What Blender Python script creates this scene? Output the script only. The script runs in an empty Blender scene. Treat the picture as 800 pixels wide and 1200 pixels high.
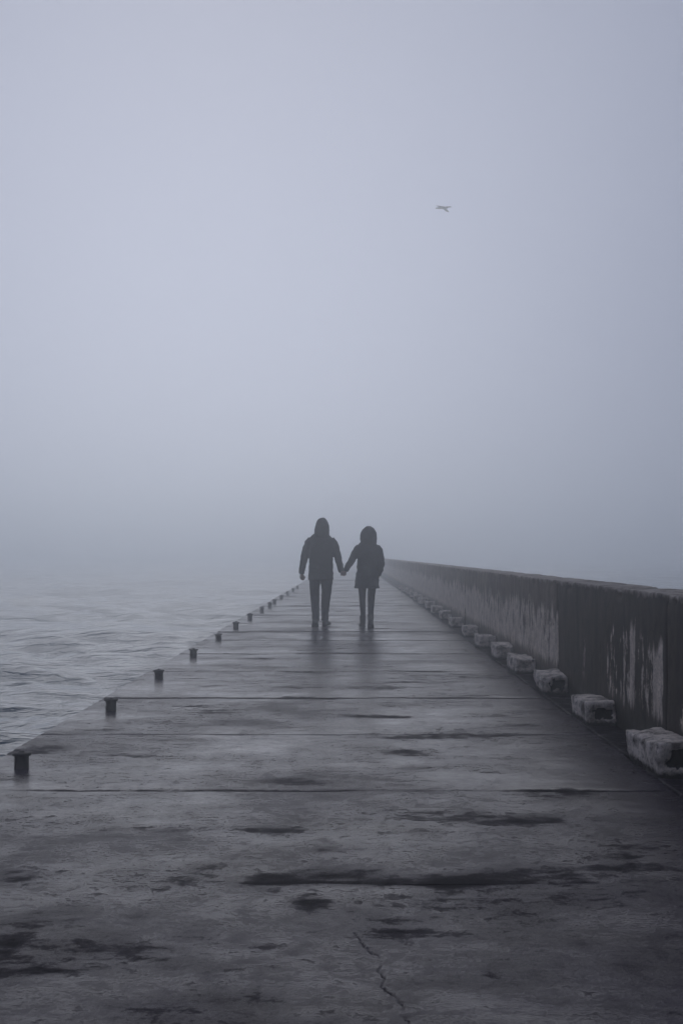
import bpy, bmesh, math, random
import numpy as np
from mathutils import Vector, noise, Matrix

random.seed(7)
S = bpy.context.scene
COL = S.collection
R = math.radians

# ------------------------------------------------------------------ camera
EYE = 1.20                      # metres above the deck
F_PX, VPX, VPY = 1600.0, 410.0, 650.0
cam_d = bpy.data.cameras.new("camera")
cam = bpy.data.objects.new("camera", cam_d); COL.objects.link(cam)
cam.location = (0, 0, EYE); cam.rotation_euler = (R(90), 0, 0)
cam_d.sensor_fit = 'VERTICAL'; cam_d.sensor_height = 24.0
cam_d.lens = 24.0 * F_PX / 1200.0
cam_d.shift_x = -(VPX - 400) / 1200.0
cam_d.shift_y = (VPY - 600) / 1200.0
cam_d.clip_start = 0.05; cam_d.clip_end = 5000
S.camera = cam

# ------------------------------------------------------------------ sky, sun, exposure
SUN_EL, SUN_AZ = R(24), R(-6)       # azimuth from +Y, negative = left
w = bpy.data.worlds.new("World"); S.world = w; w.use_nodes = True
nt = w.node_tree; nt.nodes.clear()
def N(nt, typ, **kw):
    n = nt.nodes.new(typ)
    for k, v in kw.items():
        if k.startswith('i_'):
            n.inputs[k[2:]].default_value = v
        else:
            setattr(n, k, v)
    return n
def math_(nt, op, a, b=None, c=None, clamp=False):
    n = nt.nodes.new('ShaderNodeMath'); n.operation = op; n.use_clamp = clamp
    for i, v in enumerate((a, b, c)):
        if v is None: continue
        if isinstance(v, (int, float)): n.inputs[i].default_value = v
        else: nt.links.new(v, n.inputs[i])
    return n.outputs[0]
def ramp(nt, fac, stops, interp='LINEAR'):
    n = nt.nodes.new('ShaderNodeValToRGB'); n.color_ramp.interpolation = interp
    e = n.color_ramp.elements
    while len(e) > 1: e.remove(e[-1])
    for i, (p, c) in enumerate(stops):
        if isinstance(c, (int, float)): c = (c, c, c)
        if i == 0: e[0].position = p; e[0].color = (*c, 1)
        else:
            q = e.new(p); q.color = (*c, 1)
    nt.links.new(fac, n.inputs[0])
    return n.outputs[0]
def mixc(nt, fac, a, b, mode='MIX'):
    n = nt.nodes.new('ShaderNodeMix'); n.data_type = 'RGBA'; n.blend_type = mode
    for idx, v in ((0, fac), (6, a), (7, b)):
        if isinstance(v, (int, float)): n.inputs[idx].default_value = v
        elif isinstance(v, tuple): n.inputs[idx].default_value = (*v, 1)
        else: nt.links.new(v, n.inputs[idx])
    return n.outputs[2]

sky = N(nt, 'ShaderNodeTexSky', sky_type='NISHITA', sun_disc=False)
sky.sun_elevation = SUN_EL; sky.sun_rotation = SUN_AZ
sky.air_density = 1.0; sky.dust_density = 1.5; sky.ozone_density = 2.0
tc = N(nt, 'ShaderNodeTexCoord')
sep = N(nt, 'ShaderNodeSeparateXYZ'); nt.links.new(tc.outputs['Generated'], sep.inputs[0])
# overcast layer: a grey violet veil, brightest where the sun stands behind it
vdir = Vector((math.sin(SUN_AZ) * math.cos(R(7)), math.cos(SUN_AZ) * math.cos(R(7)), math.sin(R(7))))
dot = N(nt, 'ShaderNodeVectorMath', operation='DOT_PRODUCT')
nt.links.new(tc.outputs['Generated'], dot.inputs[0]); dot.inputs[1].default_value = vdir
glow = math_(nt, 'POWER', math_(nt, 'MAXIMUM', dot.outputs['Value'], 0.0), 22.0)
cl = N(nt, 'ShaderNodeTexNoise', i_Scale=2.2, i_Detail=3.0, i_Roughness=0.5)
nt.links.new(tc.outputs['Generated'], cl.inputs['Vector'])
SKY_GAIN = 4.22
zen = math_(nt, 'MULTIPLY', math_(nt, 'MAXIMUM', sep.outputs['Z'], 0.0), 0.0)     # overcast: brighter overhead
lum = math_(nt, 'MULTIPLY', math_(nt, 'ADD', math_(nt, 'MULTIPLY_ADD', glow, 0.27, 0.71), zen), math_(nt, 'MULTIPLY_ADD', cl.outputs['Fac'], 0.12, 0.94))
lum = math_(nt, 'MULTIPLY', lum, SKY_GAIN)
veil = N(nt, 'ShaderNodeVectorMath', operation='SCALE'); veil.inputs[0].default_value = (0.87, 0.965, 1.34)
nt.links.new(lum, veil.inputs['Scale'])
skyc = mixc(nt, 0.975, sky.outputs[0], veil.outputs[0])
bg = N(nt, 'ShaderNodeBackground'); bg.inputs['Strength'].default_value = 0.12
nt.links.new(skyc, bg.inputs[0])
wo = N(nt, 'ShaderNodeOutputWorld'); nt.links.new(bg.outputs[0], wo.inputs[0])

sun_d = bpy.data.lights.new("sun", 'SUN'); sun_d.energy = 0.5; sun_d.angle = R(40); sun_d.color = (1.0, 0.98, 0.96)
sun = bpy.data.objects.new("sun", sun_d); COL.objects.link(sun)
sd = Vector((math.sin(SUN_AZ) * math.cos(SUN_EL), math.cos(SUN_AZ) * math.cos(SUN_EL), math.sin(SUN_EL)))
sun.rotation_euler = sd.to_track_quat('Z', 'Y').to_euler(); sun.location = sd * 60

S.view_settings.view_transform = 'Standard'; S.view_settings.look = 'None'
S.view_settings.exposure = -0.46; S.view_settings.gamma = 1.0
S.render.engine = 'CYCLES'
S.cycles.volume_bounces = 12; S.cycles.max_bounces = 14
S.cycles.use_denoising = True

HAZE_DENSITY = 0.0138

# ------------------------------------------------------------------ helpers
def px_ground(px, py):
    """point on the deck (z=0) that the photograph shows at px,py"""
    d = EYE * F_PX / (py - VPY)
    return ((px - VPX) / F_PX * d, d)

def mesh_obj(name, me, mat, parent=None):
    o = bpy.data.objects.new(name, me); COL.objects.link(o)
    if mat is not None:
        me.materials.clear(); me.materials.append(mat)
    if parent is not None: o.parent = parent
    return o
def empty(name, loc, rz=0.0):
    o = bpy.data.objects.new(name, None); COL.objects.link(o)
    o.location = loc; o.rotation_euler = (0, 0, rz); o.empty_display_size = 0.2
    return o
def tag(o, label=None, cat=None, group=None, kind=None):
    if label: o['label'] = label
    if cat: o['category'] = cat
    if group: o['group'] = group
    if kind: o['kind'] = kind
    return o
def smooth(me):
    me.polygons.foreach_set('use_smooth', [True] * len(me.polygons)); me.update()

def steps(a, b, step, r):
    """grid coordinates from a to b, extra fine within r of both ends (rounded edges)"""
    r = min(r, (b - a) * 0.45)
    n = max(1, int(round((b - a - 2 * r) / step)))
    mid = [a + r + (b - a - 2 * r) * i / n for i in range(n + 1)]
    return [a, a + r * 0.25, a + r * 0.6] + mid + [b - r * 0.6, b - r * 0.25, b]

def rock_box(xs, ys, zs, r, disp=None):
    """closed box of grid faces with rounded edges; disp(p) -> (offset Vector, wear)"""
    idx = {}; vs = []; wear = []; fs = []
    lo = Vector((xs[0], ys[0], zs[0])); hi = Vector((xs[-1], ys[-1], zs[-1]))
    def vid(i, j, k):
        key = (i, j, k)
        if key in idx: return idx[key]
        p = Vector((xs[i], ys[j], zs[k]))
        q = Vector([min(max(p[a], lo[a] + r), hi[a] - r) for a in range(3)])
        d = p - q
        if d.length > 1e-9: p2 = q + d.normalized() * min(r, d.length)
        else: p2 = p
        wv = 0.0
        if disp:
            off, wv = disp(p2, p)
            p2 = p2 + off
        idx[key] = len(vs); vs.append(p2); wear.append(wv)
        return idx[key]
    nx, ny, nz = len(xs) - 1, len(ys) - 1, len(zs) - 1
    for i in range(nx):
        for j in range(ny):
            fs.append((vid(i, j, nz), vid(i + 1, j, nz), vid(i + 1, j + 1, nz), vid(i, j + 1, nz)))
            fs.append((vid(i, j, 0), vid(i, j + 1, 0), vid(i + 1, j + 1, 0), vid(i + 1, j, 0)))
        for k in range(nz):
            fs.append((vid(i, 0, k), vid(i + 1, 0, k), vid(i + 1, 0, k + 1), vid(i, 0, k + 1)))
            fs.append((vid(i, ny, k), vid(i, ny, k + 1), vid(i + 1, ny, k + 1), vid(i + 1, ny, k)))
    for j in range(ny):
        for k in range(nz):
            fs.append((vid(0, j, k), vid(0, j, k + 1), vid(0, j + 1, k + 1), vid(0, j + 1, k)))
            fs.append((vid(nx, j, k), vid(nx, j + 1, k), vid(nx, j + 1, k + 1), vid(nx, j, k + 1)))
    me = bpy.data.meshes.new('stone')
    me.from_pydata([tuple(v) for v in vs], [], fs)
    at = me.attributes.new('wear', 'FLOAT', 'POINT'); at.data.foreach_set('value', wear)
    smooth(me)
    return me

def fbm(p, oct=4, lac=2.1, h=1.0):
    return noise.fractal(p, h, lac, oct)      # about -1..1

def fat(pts, k): return [(p[0], p[1], p[2]) + tuple(r_ * k for r_ in p[3:]) for p in pts]
def tube(bm, pts, seg=14, cap=True):
    """closed tube along (x,y,z,ra,rb): ra across x, rb across the other way"""
    rings = []
    n = len(pts)
    for i, p in enumerate(pts):
        a = Vector(pts[max(0, i - 1)][:3]); b = Vector(pts[min(n - 1, i + 1)][:3])
        t = (b - a).normalized()
        side = Vector((1, 0, 0)) - t * t.x
        if side.length < 0.2: side = Vector((0, 1, 0)) - t * t.y
        side.normalize(); other = t.cross(side)
        c = Vector(p[:3]); ra = p[3]; rb = p[4] if len(p) > 4 else p[3]
        rings.append([bm.verts.new(c + side * ra * math.cos(2 * math.pi * k / seg) + other * rb * math.sin(2 * math.pi * k / seg)) for k in range(seg)])
    for i in range(n - 1):
        for k in range(seg):
            bm.faces.new((rings[i][k], rings[i][(k + 1) % seg], rings[i + 1][(k + 1) % seg], rings[i + 1][k]))
    if cap:
        bm.faces.new(list(reversed(rings[0]))); bm.faces.new(rings[-1])
def ball(bm, c, r):
    m = Matrix.Translation(c) @ Matrix.Diagonal((*r, 1))
    bmesh.ops.create_uvsphere(bm, u_segments=16, v_segments=10, radius=1, matrix=m)

def fuse(name, bm, voxel, mat, parent, sm=6, fold=None):
    """melt the overlapping shapes of bm into one continuous skin"""
    bmesh.ops.recalc_face_normals(bm, faces=bm.faces)
    me = bpy.data.meshes.new(name); bm.to_mesh(me); bm.free()
    tmp = bpy.data.objects.new('tmp', me); COL.objects.link(tmp)
    m = tmp.modifiers.new('r', 'REMESH'); m.mode = 'VOXEL'; m.voxel_size = voxel; m.use_smooth_shade = True
    if sm:
        s = tmp.modifiers.new('s', 'SMOOTH'); s.factor = 0.5; s.iterations = sm
    dg = bpy.context.evaluated_depsgraph_get()
    res = bpy.data.meshes.new_from_object(tmp.evaluated_get(dg))
    bpy.data.objects.remove(tmp)
    if fold:
        for v in res.vertices:
            v.co += v.normal * fold(v.co)
    smooth(res); res.name = name
    return mesh_obj(name, res, mat, parent)

def lathe(name, prof, seg, mat, parent=None, jitter=0.0):
    bm = bmesh.new(); rings = []
    for r_, z in prof:
        rings.append([bm.verts.new(((r_ + jitter * noise.noise(Vector((math.cos(2*math.pi*k/seg)*2, math.sin(2*math.pi*k/seg)*2, z * 40)))) * math.cos(2 * math.pi * k / seg),
                                    (r_ + jitter * noise.noise(Vector((math.cos(2*math.pi*k/seg)*2, math.sin(2*math.pi*k/seg)*2, z * 40)))) * math.sin(2 * math.pi * k / seg), z)) for k in range(seg)])
    for i in range(len(prof) - 1):
        for k in range(seg):
            bm.faces.new((rings[i][k], rings[i][(k + 1) % seg], rings[i + 1][(k + 1) % seg], rings[i + 1][k]))
    bm.faces.new(list(reversed(rings[0]))); bm.faces.new(rings[-1])
    me = bpy.data.meshes.new(name); bm.to_mesh(me); bm.free(); smooth(me)
    return mesh_obj(name, me, mat, parent)

# ------------------------------------------------------------------ materials
def new_mat(name):
    m = bpy.data.materials.new(name); m.use_nodes = True
    nt = m.node_tree; nt.nodes.clear()
    out = N(nt, 'ShaderNodeOutputMaterial'); b = N(nt, 'ShaderNodeBsdfPrincipled')
    nt.links.new(b.outputs[0], out.inputs[0])
    return m, nt, b
def pos(nt, scale=(1, 1, 1)):
    g = N(nt, 'ShaderNodeNewGeometry')
    v = N(nt, 'ShaderNodeVectorMath', operation='MULTIPLY'); v.inputs[1].default_value = scale
    nt.links.new(g.outputs['Position'], v.inputs[0]); return v.outputs[0]
def tex(nt, vec, scale, detail=4, rough=0.55, dist=0.0):
    n = N(nt, 'ShaderNodeTexNoise', i_Scale=scale, i_Detail=detail, i_Roughness=rough, i_Distortion=dist)
    nt.links.new(vec, n.inputs['Vector']); return n.outputs['Fac']
def attr(nt, name):
    a = N(nt, 'ShaderNodeAttribute', attribute_name=name); return a.outputs['Fac']
def bump(nt, b, h, strength, dist):
    n = N(nt, 'ShaderNodeBump', i_Strength=strength, i_Distance=dist)
    if isinstance(strength, float): pass
    nt.links.new(h, n.inputs['Height']); nt.links.new(n.outputs[0], b.inputs['Normal']); return n

def deck_material():
    m, nt, b = new_mat('wet_concrete')
    L = nt.links.new
    big = tex(nt, pos(nt), 0.8, 3, 0.5, 0.4)
    mid = tex(nt, pos(nt, (0.8, 1, 1)), 3.2, 7, 0.70, 0.3)
    small = tex(nt, pos(nt, (0.8, 1, 1)), 13, 6, 0.72, 0.2)
    fine = tex(nt, pos(nt), 70, 5, 0.75)
    grit = tex(nt, pos(nt), 190, 2, 0.6)
    wear = math_(nt, 'MULTIPLY_ADD', math_(nt, 'SUBTRACT', small, 0.5), 2.9, attr(nt, 'wear'))
    wear = math_(nt, 'MULTIPLY_ADD', math_(nt, 'SUBTRACT', fine, 0.5), 1.5, wear)
    wear = ramp(nt, wear, [(0.22, 0.0), (0.50, 0.38), (1.0, 0.92)])
    # film of water: thin pools where the noise is high, none on the worn patches
    f = math_(nt, 'MULTIPLY_ADD', big, 0.42, math_(nt, 'MULTIPLY_ADD', mid, 0.34, 0.145))
    f = math_(nt, 'MULTIPLY_ADD', math_(nt, 'SUBTRACT', small, 0.5), 0.50, f)
    f = math_(nt, 'MULTIPLY_ADD', math_(nt, 'SUBTRACT', fine, 0.5), 0.30, f)
    f = math_(nt, 'SUBTRACT', f, math_(nt, 'MULTIPLY', wear, 0.50))
    # glossy film is reduced towards the camera, darkening the near stretch
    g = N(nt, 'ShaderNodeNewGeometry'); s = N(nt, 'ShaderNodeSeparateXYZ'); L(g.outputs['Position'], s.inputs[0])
    near_cut = math_(nt, 'MULTIPLY', math_(nt, 'SUBTRACT', math_(nt, 'MULTIPLY_ADD', big, 2.5, 5.4), s.outputs['Y']), 0.33, clamp=True)
    f = math_(nt, 'SUBTRACT', f, math_(nt, 'MULTIPLY', near_cut, 0.075))
    film = ramp(nt, f, [(0.30, 0.12), (0.45, 0.42), (0.56, 0.72), (0.68, 1.0)])
    col = mixc(nt, ramp(nt, mid, [(0.33, 0.0), (0.67, 1.0)]), (0.024, 0.0175, 0.027), (0.050, 0.039, 0.056))
    col = mixc(nt, math_(nt, 'MULTIPLY', ramp(nt, tex(nt, pos(nt), 1.3, 5, 0.65), [(0.48, 0.0), (0.7, 1.0)]), 0.4), col, (0.050, 0.038, 0.032))
    col = mixc(nt, ramp(nt, fine, [(0.34, 0.75), (0.5, 0.0)]), col, (0.016, 0.014, 0.016))
    col = mixc(nt, ramp(nt, grit, [(0.60, 0.0), (0.74, 0.5)]), col, (0.16, 0.15, 0.15))
    col = mixc(nt, math_(nt, 'MULTIPLY', wear, 0.88), col, (0.009, 0.008, 0.009))
    L(col, b.inputs['Base Color'])
    L(math_(nt, 'SUBTRACT', 0.42, math_(nt, 'MULTIPLY', film, 0.30)), b.inputs['Roughness'])
    b.inputs['IOR'].default_value = 1.33
    h = math_(nt, 'MULTIPLY_ADD', fine, 0.40, math_(nt, 'MULTIPLY', mid, 1.4))
    h = math_(nt, 'MULTIPLY_ADD', small, 0.9, h)
    n = bump(nt, b, h, 0.5, 0.007)
    L(math_(nt, 'SUBTRACT', 0.75, math_(nt, 'MULTIPLY', film, 0.50)), n.inputs['Strength'])
    # bare damp concrete between the films is matt
    df = N(nt, 'ShaderNodeBsdfDiffuse'); L(col, df.inputs['Color']); df.inputs['Roughness'].default_value = 0.6
    n2 = N(nt, 'ShaderNodeBump', i_Strength=0.9, i_Distance=0.008); L(h, n2.inputs['Height']); L(n2.outputs[0], df.inputs['Normal'])
    mx = N(nt, 'ShaderNodeMixShader'); L(math_(nt, 'MULTIPLY', math_(nt, 'MULTIPLY_ADD', film, 0.80, 0.12), math_(nt, 'SUBTRACT', 1.0, math_(nt, 'MULTIPLY', wear, 0.7))), mx.inputs[0])
    L(df.outputs[0], mx.inputs[1]); L(b.outputs[0], mx.inputs[2])
    out = [x for x in nt.nodes if x.type == 'OUTPUT_MATERIAL'][0]; L(mx.outputs[0], out.inputs[0])
    return m
def wall_material():
    m, nt, b = new_mat('weathered_wall_concrete')
    L = nt.links.new
    g = N(nt, 'ShaderNodeNewGeometry'); s = N(nt, 'ShaderNodeSeparateXYZ'); L(g.outputs['Position'], s.inputs[0])
    z = s.outputs['Z']
    base = tex(nt, pos(nt), 2.4, 6, 0.65)
    run = tex(nt, pos(nt, (1, 1, 0.10)), 9.0, 4, 0.62)         # vertical runs
    run2 = tex(nt, pos(nt, (1, 1, 0.16)), 17.0, 5, 0.7)
    patch = tex(nt, pos(nt, (1, 1, 0.35)), 0.42, 2, 0.5)
    fine = tex(nt, pos(nt), 55, 4, 0.7)
    mott = tex(nt, pos(nt, (1, 1, 0.8)), 7.0, 7, 0.72, 0.4)
    col = mixc(nt, ramp(nt, base, [(0.3, 0.0), (0.7, 1.0)]), (0.060, 0.046, 0.036), (0.150, 0.118, 0.092))
    col = mixc(nt, ramp(nt, mott, [(0.36, 0.7), (0.52, 0.0)]), col, (0.034, 0.029, 0.026))
    col = mixc(nt, ramp(nt, mott, [(0.56, 0.0), (0.72, 0.5)]), col, (0.17, 0.15, 0.13))
    col = mixc(nt, ramp(nt, run, [(0.36, 0.4), (0.48, 0.0)]), col, (0.028, 0.025, 0.023))
    col = mixc(nt, 1.0, col, ramp(nt, math_(nt, 'DIVIDE', s.outputs['Y'], 60.0, clamp=True), [(0.2035, 0.60), (0.2052, 1.45), (0.85, 3.0)]), 'MULTIPLY')      # darker near panels; far paling is fog fade painted into the colour
    # pale lime runs and peeling patches on the lower half
    wear = attr(nt, 'wear')                     # built in: how much lime this stretch carries, plus painted fog fade far off
    edge = math_(nt, 'MULTIPLY_ADD', run2, 0.45, math_(nt, 'MULTIPLY', run, 0.45))
    edge = math_(nt, 'MULTIPLY_ADD', mott, 0.55, edge)
    topn = math_(nt, 'MULTIPLY_ADD', tex(nt, pos(nt, (1, 1, 0.05)), 4.0, 4, 0.7), 0.7, 0.36)
    hi = math_(nt, 'MULTIPLY', math_(nt, 'SUBTRACT', topn, z), 14.0, clamp=True)
    lo = math_(nt, 'MULTIPLY', math_(nt, 'SUBTRACT', z, math_(nt, 'MULTIPLY_ADD', run2, 0.36, 0.0)), 16.0, clamp=True)
    k = math_(nt, 'ADD', edge, math_(nt, 'MULTIPLY', wear, 0.45))
    k = math_(nt, 'SUBTRACT', k, math_(nt, 'MULTIPLY', z, 0.12))
    k = ramp(nt, k, [(0.86, 0.0), (0.91, 1.0)])
    k = math_(nt, 'MULTIPLY', math_(nt, 'MULTIPLY', k, hi), lo)
    lime = mixc(nt, ramp(nt, mott, [(0.35, 0.0), (0.65, 1.0)]), (0.32, 0.265, 0.22), (0.72, 0.62, 0.53))
    lime = mixc(nt, ramp(nt, fine, [(0.35, 0.6), (0.5, 0.0)]), lime, (0.12, 0.10, 0.09))
    col = mixc(nt, k, col, lime)
    # olive algae at the foot
    alg = math_(nt, 'MULTIPLY', math_(nt, 'SUBTRACT', math_(nt, 'MULTIPLY_ADD', run, 0.22, 0.06), z), 14.0, clamp=True)
    col = mixc(nt, math_(nt, 'MULTIPLY', alg, 0.85), col, (0.030, 0.026, 0.018))
    # pale worn arris on the top edge
    ar = math_(nt, 'MULTIPLY', math_(nt, 'SUBTRACT', z, math_(nt, 'MULTIPLY_ADD', tex(nt, pos(nt), 5.0, 5, 0.7), 0.20, 0.84)), 22.0, clamp=True)
    col = mixc(nt, math_(nt, 'MULTIPLY', ar, 0.8), col, (0.42, 0.37, 0.32))
    L(col, b.inputs['Base Color'])
    L(math_(nt, 'SUBTRACT', 0.95, math_(nt, 'MULTIPLY', alg, 0.35)), b.inputs['Roughness'])
    b.inputs['Specular IOR Level'].default_value = 0.25
    h = math_(nt, 'MULTIPLY_ADD', fine, 0.5, math_(nt, 'MULTIPLY', mott, 1.6))
    h = math_(nt, 'ADD', h, math_(nt, 'MULTIPLY', k, 0.6))
    bump(nt, b, h, 0.7, 0.008)
    return m
def block_material():
    m, nt, b = new_mat('block_concrete')
    L = nt.links.new
    base = tex(nt, pos(nt), 8, 7, 0.72, 0.3)
    mott = tex(nt, pos(nt), 26, 6, 0.75)
    fine = tex(nt, pos(nt), 80, 4, 0.7)
    wear = attr(nt, 'wear')
    g = N(nt, 'ShaderNodeNewGeometry'); s = N(nt, 'ShaderNodeSeparateXYZ'); L(g.outputs['Position'], s.inputs[0])
    col = mixc(nt, ramp(nt, base, [(0.38, 0.0), (0.56, 1.0)]), (0.14, 0.118, 0.10), (0.68, 0.60, 0.53))
    col = mixc(nt, ramp(nt, mott, [(0.34, 0.8), (0.46, 0.0)]), col, (0.065, 0.056, 0.048))
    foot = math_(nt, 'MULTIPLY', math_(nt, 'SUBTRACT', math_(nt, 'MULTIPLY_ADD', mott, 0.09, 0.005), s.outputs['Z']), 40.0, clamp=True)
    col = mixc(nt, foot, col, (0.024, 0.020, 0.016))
    k = ramp(nt, math_(nt, 'MULTIPLY_ADD', mott, 0.5, math_(nt, 'MULTIPLY', wear, 0.8)), [(0.55, 0.0), (0.72, 1.0)])
    col = mixc(nt, k, col, (0.014, 0.0125, 0.0115))
    L(col, b.inputs['Base Color']); b.inputs['Roughness'].default_value = 0.85
    b.inputs['Specular IOR Level'].default_value = 0.3
    bump(nt, b, math_(nt, 'MULTIPLY_ADD', fine, 0.4, math_(nt, 'MULTIPLY_ADD', mott, 0.8, base)), 0.9, 0.012)
    return m
def simple(name, c1, c2, scale, rough, spec=0.4, bmp=0.3, dist=0.003, metal=0.0):
    m, nt, b = new_mat(name)
    n = tex(nt, N(nt, 'ShaderNodeTexCoord').outputs['Object'], scale, 5, 0.6)
    nt.links.new(mixc(nt, ramp(nt, n, [(0.35, 0.0), (0.65, 1.0)]), c1, c2), b.inputs['Base Color'])
    b.inputs['Roughness'].default_value = rough; b.inputs['Specular IOR Level'].default_value = spec
    b.inputs['Metallic'].default_value = metal
    bump(nt, b, n, bmp, dist)
    return m
def water_material():
    m, nt, b = new_mat('sea_water')
    L = nt.links.new
    n1 = tex(nt, pos(nt, (0.55, 1.0, 1)), 1.9, 4, 0.58, 0.4)
    n2 = tex(nt, pos(nt, (0.6, 1.2, 1)), 7, 4, 0.62, 0.3)
    b.inputs['Base Color'].default_value = (0.012, 0.042, 0.066, 1)
    b.inputs['IOR'].default_value = 1.333
    b.inputs['Roughness'].default_value = 0.10
    bump(nt, b, math_(nt, 'MULTIPLY_ADD', n2, 0.18, n1), 0.9, 0.15)
    return m

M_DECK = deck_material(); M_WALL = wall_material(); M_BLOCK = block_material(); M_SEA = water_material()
M_IRON = simple('black_iron', (0.005, 0.005, 0.006), (0.016, 0.012, 0.010), 30, 0.6, 0.25, 0.5, 0.002)
M_JACKET_M = simple('dark_jacket_cloth', (0.005, 0.006, 0.010), (0.012, 0.014, 0.021), 24, 0.8, 0.2)
M_JACKET_W = simple('navy_coat_cloth', (0.005, 0.007, 0.013), (0.012, 0.015, 0.026), 24, 0.85, 0.2)
M_JEANS = simple('dark_denim', (0.008, 0.010, 0.017), (0.018, 0.022, 0.032), 60, 0.85, 0.2)
M_LEGGING = simple('black_leggings', (0.010, 0.012, 0.018), (0.018, 0.020, 0.028), 60, 0.85, 0.2)
M_SHOE = simple('dark_leather', (0.012, 0.011, 0.011), (0.022, 0.020, 0.019), 30, 0.55, 0.4)
M_SOLE = simple('rubber_sole', (0.02, 0.02, 0.021), (0.03, 0.03, 0.031), 30, 0.8, 0.3)
M_SKIN = simple('skin', (0.16, 0.10, 0.08), (0.20, 0.13, 0.10), 20, 0.6, 0.35)
M_BIRD = simple('seabird_plumage', (0.10, 0.10, 0.11), (0.20, 0.20, 0.21), 14, 0.8, 0.2)
M_BILL = simple('dark_bill', (0.03, 0.028, 0.025), (0.05, 0.045, 0.035), 30, 0.5, 0.4)

# ------------------------------------------------------------------ sea (both sides, to the horizon)
WATER = -0.34
def wave_height(X, Y):
    rs = np.random.RandomState(11)
    H = np.zeros_like(X); r = np.hypot(X, Y)
    for i in range(44):
        lam = 0.55 * 1.085 ** i                        # 0.55 m ... ~18 m
        th = R(248) + rs.normal(0, 0.5)               # running in towards the pier
        kx, ky = math.cos(th), math.sin(th)
        ph = rs.uniform(0, 6.283)
        a = 0.0090 * lam ** 0.56 * rs.uniform(0.5, 1.3)
        arg = 2 * math.pi / lam * (kx * X + ky * Y) + ph + 0.9 * np.sin(0.21 * X + 0.13 * Y + i)
        s = np.sin(arg)
        fade = np.clip(1.25 - r * (0.006 / lam ** 0.8), 0, 1)
        H += a * fade * (s - 0.28 * np.cos(2 * arg))
    inside = np.clip((X + 2.3) / 0.4, 0, 1) * np.clip((2.45 - X) / 0.4, 0, 1)
    H = np.where(H > 0, 0.22 * np.tanh(H / 0.22), H)
    return H * (1 - inside) - 0.3 * inside
def build_sea():
    ang = [R(a) for a in np.concatenate([np.arange(-180, -36, 6.0), np.arange(-36, 22, 0.17), np.arange(22, 180, 6.0)])]
    rad = [0.6]
    while rad[-1] < 700: rad.append(rad[-1] * 1.0125 + 0.012)
    A, Rr = np.meshgrid(ang, rad)
    X = Rr * np.sin(A); Y = Rr * np.cos(A)
    Z = WATER + wave_height(X, Y)
    co = np.stack([X, Y, Z], -1).reshape(-1, 3)
    na, nr = len(ang), len(rad)
    i, j = np.meshgrid(np.arange(nr - 1), np.arange(na), indexing='ij')
    j2 = (j + 1) % na
    q = np.stack([i * na + j, (i + 1) * na + j, (i + 1) * na + j2, i * na + j2], -1).reshape(-1, 4)
    q = q[:, ::-1]
    me = bpy.data.meshes.new('sea')
    me.vertices.add(len(co)); me.vertices.foreach_set('co', co.ravel())
    me.loops.add(q.size); me.loops.foreach_set('vertex_index', q.ravel().astype(np.int32))
    me.polygons.add(len(q)); me.polygons.foreach_set('loop_start', np.arange(0, q.size, 4, dtype=np.int32))
    me.update(calc_edges=True); me.validate(); smooth(me)
    if me.polygons[1000].normal.z < 0: me.flip_normals()
    o = mesh_obj('sea', me, M_SEA); tag(o, 'choppy grey sea fading into the fog', kind='structure'); return o
build_sea()

# ------------------------------------------------------------------ pier deck: slabs lying on a solid body
XL, XKERB, XWALL, XBACK = -2.07, 1.64, 1.865, 2.20
pier = empty('pier_deck', (0, 0, 0)); tag(pier, 'wet concrete pier of cast slabs running into the fog', kind='structure')
def body_disp(p, q):
    return Vector((0.02 * fbm(p * 1.5), 0, 0)) * (1 if p.z < -0.16 else 0), 0.3
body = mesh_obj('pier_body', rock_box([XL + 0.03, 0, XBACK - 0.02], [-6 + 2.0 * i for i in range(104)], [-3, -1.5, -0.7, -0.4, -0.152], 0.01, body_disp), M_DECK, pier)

joint_px = [1034.5, 926.2, 860.5, 817.5, 786.4, 765.8, 750.2, 740.3, 731.7, 720.8, 710.0, 698.5]
joints = [-3.4, -1.3, 0.8, 2.9] + [EYE * F_PX / (y - VPY) for y in joint_px]
while joints[-1] < 62: joints.append(joints[-1] + 3.1 + random.uniform(-0.3, 0.3))
# worn dark patches seen in the photograph: (px, py, half width px, half height px, strength)
spots = [(330, 1032, 50, 9, 1.1), (400, 1028, 60, 9, 0.9), (520, 1034, 150, 7, 0.9), (640, 1026, 60, 12, 0.6), (365, 1058, 22, 8, 1.2), (520, 1055, 90, 16, 0.6),
         (240, 1020, 30, 8, 0.8), (190, 1034, 60, 9, 0.6), (20, 1027, 40, 7, 0.9), (320, 974, 32, 5, 1.0), (120, 1112, 90, 14, 0.8), (90, 1135, 60, 7, 0.9),
         (10, 1105, 22, 22, 0.8), (605, 962, 90, 6, 0.9), (660, 930, 50, 5, 0.9), (470, 1093, 42, 9, 0.9), (462, 1080, 60, 12, 0.5), (610, 1075, 40, 16, 0.5),
         (575, 1139, 10, 2.5, 0.4), (480, 882, 26, 4, 1.0), (530, 862, 80, 4, 0.9), (640, 870, 60, 8, 0.4), (250, 833, 60, 5, 0.5), (720, 1010, 50, 30, 0.5),
         (300, 1110, 40, 4, 0.4), (300, 1200, 120, 10, 0.4), (440, 806, 40, 2.5, 0.7), (185, 1180, 80, 8, 0.4), (45, 962, 60, 6, 0.5), (560, 792, 60, 3, 0.6),
         (700, 1050, 60, 14, 0.5), (20, 912, 40, 4, 0.5), (310, 1168, 30, 5, 0.5), (470, 975, 60, 4, 0.45), (230, 846, 80, 3, 0.4), (330, 740, 60, 1.5, 0.5), (520, 742, 60, 1.6, 0.5)]
spotw = []
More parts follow.
